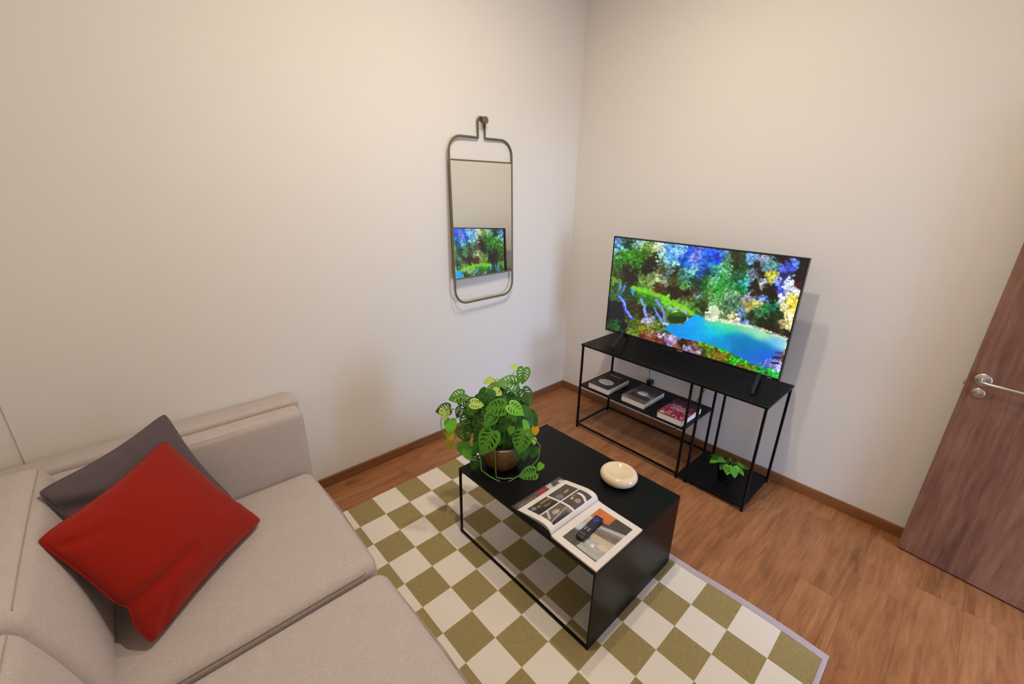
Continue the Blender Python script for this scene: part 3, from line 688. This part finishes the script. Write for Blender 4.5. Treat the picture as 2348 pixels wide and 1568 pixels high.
for (v0, v1, fa, fb) in ((.14, .50, ph1, ph2), (.535, .90, ph3, ph4)):
    cell(.09, .485, v0, v1, fa); cell(.515, .91, v0, v1, fb)
def lp_fn(a2, b2):
    y_, z_ = arch(b2); return (-MLn+2*MLn*a2, y_, z_)
grid_page(lp_fn, im, 'left_page', flip=True)
# lower leaves and the sheet that peeps out below
for k in range(1, 4):
    kk = 1-.10*k
    def fnl(a2, b2, kk=kk, k=k):
        y_, z_ = arch(b2, kk, .004*k); return (-MLn+2*MLn*a2+.0006*k, y_, max(.0018, z_-.001*k))
    sh = MB(); N_ = 30; vv = [fnl(a2, j2/N_) for j2 in range(N_+1) for a2 in (0, 1)]
    vv2 = [(p[0], p[1], p[2]-.0009) for p in vv]; n0 = len(vv)
    ff = [(2*j2, 2*j2+1, 2*j2+3, 2*j2+2) for j2 in range(N_)]+[(n0+2*j2+2, n0+2*j2+3, n0+2*j2+1, n0+2*j2) for j2 in range(N_)]
    ff += [(2*j2+2, n0+2*j2+2, n0+2*j2, 2*j2) for j2 in range(N_)]+[(2*j2+1, n0+2*j2+1, n0+2*j2+3, 2*j2+3) for j2 in range(N_)]+[(2*N_, 2*N_+1, n0+2*N_+1, n0+2*N_)]
    sh.add(vv+vv2, ff).build('leaf_page', M['page'], mg, angle=60)
nu2, nv2 = 80, 60
uu, v2 = np.meshgrid((np.arange(nu2)+.5)/nu2, (np.arange(nv2)+.5)/nv2)
im2 = np.ones(uu.shape+(3,))*np.array([84, 76, 70.])*(.6+.7*fbm(uu*20, v2*4, 90))[..., None]
blend(im2, (150, 44, 56), ((uu > .46) & (uu < .64) & (v2 > .6)).astype(float)*.9)
blend(im2, (196, 188, 180), sst(.05, .02, abs(uu-.72-.3*(v2-.9)))*.9); blend(im2, (200, 192, 184), sst(1, .5, ((uu-.93)/.05)**2+((v2-.9)/.05)**2))
blend(im2, (170, 160, 150), ((uu > .05) & (uu < .4) & (np.sin(v2*70) > .3)).astype(float)*.4); blend(im2, (206, 198, 190), ((uu > .66) & (uu < .71) & (v2 > .7)).astype(float)*.8)
def und(a2, b2): return (-MLn+.004+2*MLn*a2, .004+(PWd+.002)*b2, .0022+.004*math.sin(math.pi*min(1, b2*1.2))*.5)
grid_page(und, im2, 'under_page', flip=True)

# ------------------------------------------------------------------ remote control
rm = thing('remote_control', 'black remote control with blue direction pad lying on the magazine', 'remote control', (-1.472, -1.409, KH+.0095), math.radians(6))
bdy = MB().rbox((-.072, -.0185, 0), (.072, .0185, .017), .008, 4, 4, (0, 0, .001)).build('body', M['plastic'], rm)
zk = .0172
dp = MB().box((.030, -.004, zk-.001), (.054, .004, zk+.0015), .001); dp.box((.038, -.0125, zk-.001), (.046, .0125, zk+.0015), .001)
dp.build('direction_pad', M['led'], rm, smooth=False)
for (a2, b2) in ((.016, -.009), (.016, 0), (.016, .009), (.004, -.009), (.004, 0), (.004, .009), (.062, .008), (.062, -.008)):
    MB().lathe([(.0032, -.001), (.0032, .0006), (.0024, .0012), (0, .0012)], (a2, b2, zk), 12).build('button', M['keyd'], rm)
for (a2, b2) in ((-.014, -.007), (-.014, .007), (-.024, -.007), (-.024, .007)):
    MB().box((a2-.003, b2-.005, zk-.001), (a2+.003, b2+.005, zk+.0009), .0008).build('button', M['key'], rm, smooth=False)
lg = MB()
for k in range(7): lg.box((-.050, -.011+.0032*k, zk-.001), (-.0475, -.0088+.0032*k, zk+.0003))
lg.build('maker_mark', M['key'], rm, smooth=False)

# ------------------------------------------------------------------ leaves
def leaf_mesh(name, mt, holes=True, curl=.18, narrow=1.0):
    """heart shaped leaf, stalk at origin, tip along +X, upper face +Z, unit length, slits between the veins"""
    half = [(.0, .0), (-.07, .07), (-.115, .16), (-.10, .26), (-.03, .345), (.08, .405), (.20, .435), (.33, .432), (.46, .40), (.58, .345), (.70, .27), (.81, .18), (.91, .085), (1.0, .0)]
    out = [(x_, y_*narrow) for x_, y_ in half]+[(x_, -y_*narrow) for x_, y_ in half[-2:0:-1]]
    loops = [out]
    if holes:
        for sg in (1, -1):
            for (hx, hy, ln_, wd_, an) in ((.10, .20, .115, .034, 68), (.27, .235, .125, .036, 58), (.44, .215, .115, .033, 50), (.60, .165, .085, .027, 42), (.20, .09, .045, .02, 60), (.40, .08, .04, .018, 50)):
                ca, sa = math.cos(math.radians(an)), math.sin(math.radians(an))
                lp_ = []
                for k in range(8):
                    q_ = 2*math.pi*k/8; e1, e2 = ln_*math.cos(q_), wd_*math.sin(q_)
                    lp_.append((hx+e1*ca-e2*sa, sg*narrow*(hy+e1*sa+e2*ca)))
                loops.append(lp_)
    bm = bmesh.new()
    for lp_ in loops:
        vv = [bm.verts.new((a_, b_, 0)) for a_, b_ in lp_]
        for k in range(len(vv)): bm.edges.new((vv[k], vv[(k+1) % len(vv)]))
    bmesh.ops.triangle_fill(bm, use_beauty=True, use_dissolve=False, edges=bm.edges[:], normal=(0, 0, 1))
    bm.verts.index_update()
    vs = []
    for vtx in bm.verts:
        x_, y_ = vtx.co.x, vtx.co.y
        vs.append((x_, y_, -curl*x_*abs(x_)+.22*abs(y_)-.42*y_*y_))
    fs = [[w_.index for w_ in f.verts] for f in bm.faces]; bm.free()
    b = MB().add([(x_/S, y_/S, z_/S) for x_, y_, z_ in vs], fs)
    o = b.build(name, mt, angle=80); me = o.data; bpy.data.objects.remove(o)
    return me
LM = {}
for c in range(6):
    LM[c] = [leaf_mesh('leaf', M['leaf%d' % c], True, .22), leaf_mesh('leaf', M['leaf%d' % c], False, .16), leaf_mesh('leaf', M['leaf%d' % c], True, .34, .85)]
def put_leaf(parent, plc, base, tipdir, nrm, length, c, kind):
    x_ = tipdir.normalized(); z_ = (nrm-x_*nrm.dot(x_)).normalized(); y_ = z_.cross(x_)
    o = link('leaf', LM[c][kind], parent)
    Lm = length*S
    m_ = Matrix(((x_.x*Lm, y_.x*Lm, z_.x*Lm, 0), (x_.y*Lm, y_.y*Lm, z_.y*Lm, 0), (x_.z*Lm, y_.z*Lm, z_.z*Lm, 0), (0, 0, 0, 1)))
    m_.translation = Vector([(base[k]-plc[k])*S for k in range(3)])
    o.matrix_local = m_; return o

# ------------------------------------------------------------------ potted plant on the coffee table
PC = np.array([-1.447, -.875, KH])
pl = thing('potted_plant', 'bushy potted vine with slit heart shaped leaves on the coffee table', 'potted plant', tuple(PC))
MB().lathe([(.0, .001), (.060, .0), (.068, .006), (.088, .035), (.101, .070), (.104, .100), (.098, .128), (.092, .132), (.088, .126), (.092, .10), (.0, .098)], (0, 0, 0), 48).build('pot', M['pot'], pl)
MB().lathe([(.0, .122), (.05, .119), (.0905, .112), (.0905, .106)], (0, 0, 0), 32).build('soil', M['soil'], pl)
vd = np.array([fwd[0], fwd[1], 0]); vd /= np.linalg.norm(vd)
def plant_pt(cxp, cyp, depth):   # crop pixel -> point, depth in survey units toward the camera from the stem's axis
    px_, py_ = 980+cxp*300/1470., 820+cyp*320/1568.
    d_ = px_ray(px_, py_); c_ = PC-vd*depth
    t_ = ((c_-CAM) @ vd)/(d_ @ vd); return CAM+t_*d_
toc = Vector(-fwd)
lr = random.Random(11)
# centre x, y, length (crop pixels), tip direction on view (deg, 0 right, 90 down), colour, depth toward camera, mesh kind
LEAVES = [(1075, 205, 185, 98, 1, -.03, 0), (965, 105, 80, 185, 3, -.02, 1), (672, 262, 110, 160, 3, -.05, 1), (760, 300, 120, 100, 3, -.05, 0), (905, 280, 240, 190, 1, -.04, 0), (1120, 440, 210, 60, 0, -.06, 0), (720, 350, 170, 170, 1, -.02, 0), (795, 390, 120, 20, 3, 0, 1),
 (325, 440, 185, 170, 1, -.02, 0), (170, 590, 180, 165, 0, .0, 0), (195, 640, 140, 80, 3, .02, 0), (440, 490, 180, 20, 0, -.03, 0), (560, 520, 150, 10, 3, .02, 0), (255, 775, 170, 95, 2, .02, 1), (255, 885, 120, 85, 4, .03, 1), (245, 985, 140, 95, 4, .0, 2),
 (440, 740, 200, 95, 0, .0, 0), (425, 870, 200, 75, 0, .02, 0), (620, 430, 170, 170, 0, -.02, 0), (650, 480, 150, 60, 0, .0, 0), (760, 560, 240, 175, 1, .05, 0), (1000, 580, 200, 25, 2, .06, 0), (700, 700, 190, 130, 1, .07, 0), (860, 765, 180, 110, 0, .06, 1),
 (940, 825, 100, 95, 1, .08, 1), (1100, 800, 170, 50, 2, .05, 1), (665, 955, 300, 118, 1, .10, 0), (1050, 950, 270, 105, 1, .09, 0), (920, 985, 190, 85, 0, .06, 2), (425, 1030, 180, 60, 1, .03, 1), (480, 1090, 170, 50, 1, .05, 1), (1190, 1070, 130, 110, 0, .04, 1),
 (1200, 940, 80, 80, 3, .05, 1), (1212, 830, 100, 95, 5, .04, 1), (1125, 1310, 200, 175, 1, .10, 0), (1262, 1230, 95, 130, 2, .08, 1), (900, 420, 190, 30, 0, -.03, 0), (985, 470, 170, 60, 0, -.02, 0), (800, 620, 180, 100, 0, .03, 1), (950, 640, 190, 60, 1, .04, 1), (1050, 680, 180, 70, 0, .02, 0),
 (1120, 610, 170, 20, 0, .0, 1), (1140, 720, 170, 60, 0, .0, 1), (830, 890, 180, 95, 0, .05, 1), (780, 480, 160, 140, 0, .01, 0), (700, 600, 170, 170, 0, .03, 1), (600, 590, 170, 160, 0, .0, 0), (1010, 740, 170, 45, 0, .05, 1), (570, 760, 180, 110, 0, .03, 0), (570, 900, 180, 100, 0, .05, 2),
 (490, 620, 150, 150, 0, .0, 0), (540, 1190, 190, 100, 0, .06, 2), (1080, 1070, 170, 80, 0, .07, 1), (560, 1010, 170, 120, 0, .06, 1), (760, 850, 170, 80, 0, .06, 1), (350, 620, 130, 120, 0, -.04, 0), (1080, 560, 150, 30, 0, -.05, 0), (880, 560, 160, 80, 0, .03, 1), (640, 860, 170, 130, 0, .06, 1), (980, 880, 150, 60, 0, .06, 1), (740, 760, 170, 70, 0, .04, 1),
 (820, 340, 150, 20, 0, -.06, 0), (1180, 640, 130, 20, 0, -.06, 1), (1200, 720, 130, 60, 0, -.05, 1), (680, 1080, 150, 100, 0, .08, 1), (1010, 1090, 150, 95, 0, .08, 1), (1150, 880, 140, 60, 1, .03, 1)]
fr = random.Random(23)
for k in range(46):      # deep foliage filling the crown
    a_ = fr.uniform(0, 2*math.pi); q_ = math.sqrt(fr.random())
    LEAVES.append((790+330*q_*math.cos(a_), 730+330*q_*math.sin(a_), fr.uniform(120, 190), fr.uniform(20, 160), fr.choice((0, 0, 0, 1)), fr.uniform(-.10, .03), fr.choice((0, 1, 1))))
pxu = 300/1470.          # crop px -> photo px
for (cx_, cy_, ln, ang, c, dp_, kd) in LEAVES:
    dpt = dp_; ctr = plant_pt(cx_, cy_, dpt)
    dist = float((ctr-CAM) @ fwd); L_ = ln*pxu*dist/F
    a_ = math.radians(ang+lr.uniform(-6, 6))
    tip = Vector(r2)*math.cos(a_)-Vector(u2)*math.sin(a_)
    tip = (tip + toc*lr.uniform(-.05, .30)).normalized()
    nrm = (toc*1.0+Vector((0, 0, 1))*lr.uniform(.25, .8)+Vector((lr.uniform(-.35, .35), lr.uniform(-.35, .35), 0)))
    base = Vector(ctr)-tip*(L_*.48)
    put_leaf(pl, PC, base, tip, nrm, L_, c, kd)
    # leaf stalk back to the crown of the pot
    hub = Vector((PC[0]+lr.uniform(-.05, .05), PC[1]+lr.uniform(-.05, .05), KH+.115))
    if cy_ > 1180: continue
    mid = base.lerp(hub, .45)+Vector((0, 0, .05 if cy_ < 800 else .07))
    pth = [base, base.lerp(mid, .55)+Vector((0, 0, .012)), mid, mid.lerp(hub, .55)+Vector((0, 0, .005)), hub]
    MB().tube([(p_[0]-PC[0], p_[1]-PC[1], p_[2]-PC[2]) for p_ in pth], [.0012, .0014, .0017, .0019, .002], 5).build('stalk', M['stem'], pl)
def vine(pp, r=.0026):
    MB().tube([tuple(plant_pt(a_, b2_, d_)-PC) for a_, b2_, d_ in pp], r, 6).build('vine', M['stem'], pl)
vine([(1040, 900, .05), (1180, 900, .06), (1265, 980, .07), (1258, 1080, .08), (1235, 1150, .09), (1150, 1245, .10)])
vine([(585, 1040, .08), (588, 1110, .095), (600, 1180, .10), (605, 1262, .105), (680, 1320, .115), (760, 1368, .125), (850, 1408, .13), (930, 1385, .125), (1010, 1335, .115), (1060, 1310, .11)])
vine([(755, 1000, .10), (762, 1100, .108), (765, 1200, .108), (768, 1280, .11), (775, 1345, .12), (860, 1362, .122), (960, 1350, .118)], .0022)
vine([(1262, 1240, .08), (1252, 1300, .08), (1240, 1350, .085), (1205, 1358, .09), (1150, 1330, .10)], .002)
vine([(170, 640, .02), (150, 720, .02), (160, 790, .02), (190, 860, .03), (240, 880, .03)], .0018)
vine([(300, 960, .03), (340, 1040, .04), (430, 1120, .05), (520, 1150, .06), (600, 1170, .08)], .0022)

# ------------------------------------------------------------------ small plant on the console tray
SP = np.array([-.262, -1.462, .032])
sp = thing('potted_plant', 'small leafy plant in a black pot on the low console tray', 'potted plant', tuple(SP))
MB().lathe([(0, .001), (.036, 0), (.038, .003), (.047, .078), (.048, .086), (.044, .086), (.042, .076), (0, .074)], (0, 0, 0), 32).build('pot', M['black'], sp)
MB().lathe([(0, .079), (.041, .077)], (0, 0, 0), 24).build('soil', M['soil'], sp)
sr = random.Random(4)
for k in range(26):
    a_ = k*2.4+sr.uniform(-.3, .3); ro_ = .03+.06*math.sqrt((k+.5)/26)
    if k in (2, 5): ro_ += .02
    b_pt = Vector((SP[0]+ro_*.55*math.cos(a_), SP[1]+ro_*.8*math.sin(a_), SP[2]+.135-.25*ro_+sr.uniform(-.01, .015)))
    tip = Vector((math.cos(a_), math.sin(a_), -.25+sr.uniform(-.3, .2)))
    put_leaf(sp, SP, b_pt, tip, Vector((sr.uniform(-.3, .1), sr.uniform(-.3, .1), 1)), .043+sr.uniform(-.008, .012), (1, 1, 2, 0, 0)[k % 5], 1)
    hub = Vector((SP[0], SP[1], SP[2]+.078)); mid = hub.lerp(b_pt, .5)+Vector((0, 0, .02))
    MB().tube([tuple(p_-Vector(SP)) for p_ in (hub, mid, b_pt)], .0012, 5).build('stalk', M['stem'], sp)

# ------------------------------------------------------------------ sofa
so = thing('sofa', 'beige grey fabric sofa with its arm along the back wall', 'sofa', (-2.62, -.95, 0))
sO = (-2.62, -.95, 0)
def sb(name, lo, hi, r, crown=(0, 0, 0), m='sofa', n=6, mid=8, parent=None):
    return MB().rbox([lo[i]-sO[i] for i in range(3)], [hi[i]-sO[i] for i in range(3)], r, n, mid, crown).build(name, M[m], parent or so, angle=60)
def piping(pts_, parent, r=.0028, closed=False):
    MB().tube([(p[0]-sO[0], p[1]-sO[1], p[2]-sO[2]) for p in pts_], r, 6, closed).build('piping', M['seam'], parent)
SY0, SY1, SY2 = -.245, -.962, -1.74
sb('base', (-3.12, SY2, .045), (-2.135, -.02, .185), .02)
ar = sb('arm_frame', (-3.135, -.122, .05), (-2.075, -.012, .628), .022, (0, 0, 0), n=4)
ap = sb('arm_cushion', (-3.02, SY0+.004, .18), (-2.092, -.134, .618), .028, (.004, .006, .004))
piping([(-3.0, SY0+.014, .609), (-2.6, SY0+.013, .611), (-2.13, SY0+.014, .609), (-2.104, SY0+.016, .60), (-2.098, SY0+.016, .56), (-2.098, SY0+.016, .25)], ap, .0022)
sb('back_frame', (-3.16, SY2, .05), (-3.05, -.012, .60), .02, n=4)
for y0_, y1_ in ((SY0, SY1), (SY1-.026, SY2)):
    sc_ = sb('seat_cushion', (-2.96, y1_, .178), (-2.106, y0_, .318), .042, (.012, .004, .014), mid=12)
    for zz in (.296,):
        piping([(-2.83, y1_+.0035, zz), (-2.5, y1_+.001, zz+.001), (-2.168, y1_+.003, zz), (-2.130, y1_+.014, zz), (-2.110, y1_+.035, zz), (-2.0985, (y0_+y1_)/2, zz), (-2.110, y0_-.035, zz), (-2.130, y0_-.014, zz), (-2.168, y0_-.003, zz)], sc_, .0024)
def bc_map(a_, b2_, c_):
    h_ = c_/.42
    return (a_*(1.12-.22*h_)+(-2.905-sO[0])-.065*h_+.012*math.sin(math.pi*h_), b2_, c_+.305)
def back_cushion(y0_, y1_):
    # leaning block: local box then sheared back with height
    mb = MB().rbox((-.085, y1_-sO[1], 0), (.085, y0_-sO[1], .42), .045, 6, 10, (.008, .004, .008))
    mb.v = [bc_map(*p_) for p_ in mb.v]; o = mb.build('back_cushion', M['sofa'], so, angle=60)
    pp = []
    for k in range(25):
        f_ = k/24; y_ = y1_+.03+(y0_-y1_-.06)*f_; w_ = 1-(2*f_-1)**2
        p_ = bc_map(.0735, y_-sO[1], .4095+.0035*w_); pp.append((p_[0]+sO[0], p_[1]+sO[1], p_[2]))
    piping(pp, o, .0014)
back_cushion(SY0-.004, SY1+.004); back_cushion(SY1-.01, SY2+.01)
for (a_, b2_) in ((-3.08, -.08), (-2.22, -.08), (-3.08, SY2+.08), (-2.22, SY2+.08)):
    MB().lathe([(.014, 0), (.020, .05)], (a_-sO[0], b2_-sO[1], 0), 16).build('leg', M['black'], so)

# ------------------------------------------------------------------ throw pillows
def pillow(name, label, BL, BR, TR, TL, thick, m, creases, seed, pin=.10, notch=()):
    c0 = (np.array(BL)+BR+TR+TL)/4
    o = thing(name, label, 'cushion', tuple(c0), group='throw pillows on the sofa')
    nrm = np.cross(np.array(BR)-BL, np.array(TL)-BL); nrm = nrm/np.linalg.norm(nrm)
    N_ = 44
    def shape(u_, v_):
        cr = 1-.05*(abs(u_)*abs(v_))**7
        uu_ = u_*(1-pin*(1-v_*v_))*cr; vv_ = v_*(1-pin*(1-u_*u_))*cr
        for (v0_, w_, am_) in notch: uu_ += am_*math.exp(-((v_-v0_)/w_)**2)*((1-u_)/2)**3
        a_, b_2 = (uu_+1)/2, (vv_+1)/2
        return (np.array(BL)*(1-a_)*(1-b_2)+np.array(BR)*a_*(1-b_2)+np.array(TR)*a_*b_2+np.array(TL)*(1-a_)*b_2)-c0
    vs_ = []; fs_ = []
    for sd in (1, -1):
        for j in range(N_+1):
            for i in range(N_+1):
                u_ = math.sin((-1+2*i/N_)*math.pi/2); v_ = math.sin((-1+2*j/N_)*math.pi/2)
                h_ = thick*max(0, (1-u_*u_)*(1-v_*v_))**.42*(1-.10*(u_*u_+v_*v_))
                if sd > 0:
                    e_ = max(0, (1-u_*u_)*(1-v_*v_))**.25
                    for (ua, va, ub, vb, wd2, dep) in creases:
                        L2 = (ub-ua)**2+(vb-va)**2; t2 = max(0, min(1, ((u_-ua)*(ub-ua)+(v_-va)*(vb-va))/L2)); d2 = math.hypot(u_-ua-t2*(ub-ua), v_-va-t2*(vb-va))
                        h_ -= dep*math.exp(-(d2/wd2)**2)*e_*(1-.6*t2)
                        h_ += .45*dep*math.exp(-((d2-2.1*wd2)/wd2)**2)*e_*(1-.6*t2)
                    h_ += .004*mnoise.noise(Vector((u_*2.3, v_*2.3, seed)))*e_
                p_ = shape(u_, v_)+nrm*h_*(1 if sd > 0 else -.6)
                vs_.append(tuple(p_))
    K = (N_+1)**2
    for sd in (0, 1):
        for j in range(N_):
            for i in range(N_):
                k = sd*K+j*(N_+1)+i; f_ = (k, k+1, k+N_+2, k+N_+1); fs_.append(f_ if sd == 0 else f_[::-1])
    MB().add(vs_, fs_).build('cover', M[m], o, angle=85)
    rim = [(math.sin((-1+2*k/30)*math.pi/2), -1) for k in range(30)]+[(1, math.sin((-1+2*k/30)*math.pi/2)) for k in range(30)]+[(-math.sin((-1+2*k/30)*math.pi/2), 1) for k in range(30)]+[(-1, -math.sin((-1+2*k/30)*math.pi/2)) for k in range(30)]
    MB().tube([tuple(shape(a_, b_2)) for a_, b_2 in rim], .0042, 6, closed=True).build('piping', M[m], o)
    return o
PX = lambda a_, b_2, z_: tuple(on_plane(a_, b_2, 2, z_))
pillow('throw_pillow', 'rust red linen throw pillow in front of the grey one', PX(346, 1484, .345), PX(604, 1192, .352), PX(376, 1006, .70), PX(76, 1240, .705), .074, 'red',
       [(-1.0, -.42, -.15, -.46, .075, .024), (.97, -.42, .60, -.38, .05, .010), (.98, -.66, .66, -.58, .04, .008), (-.40, .95, -.30, .66, .05, .010), (-.30, .95, -.12, .72, .04, .008), (-.92, .74, -.52, .56, .06, .014), (-.85, -.95, -.6, -.7, .05, .010)], 2.2, .085, ((-.42, .14, .06),))
pillow('throw_pillow', 'grey linen throw pillow half hidden behind the red one', (-2.80, -.560, .345), (-2.425, -.345, .375), PX(378, 944, .765), PX(80, 1128, .735), .050, 'grey',
       [(-.95, .55, -.3, .25, .12, .026), (.1, .95, .05, .5, .08, .012)], 5.7)
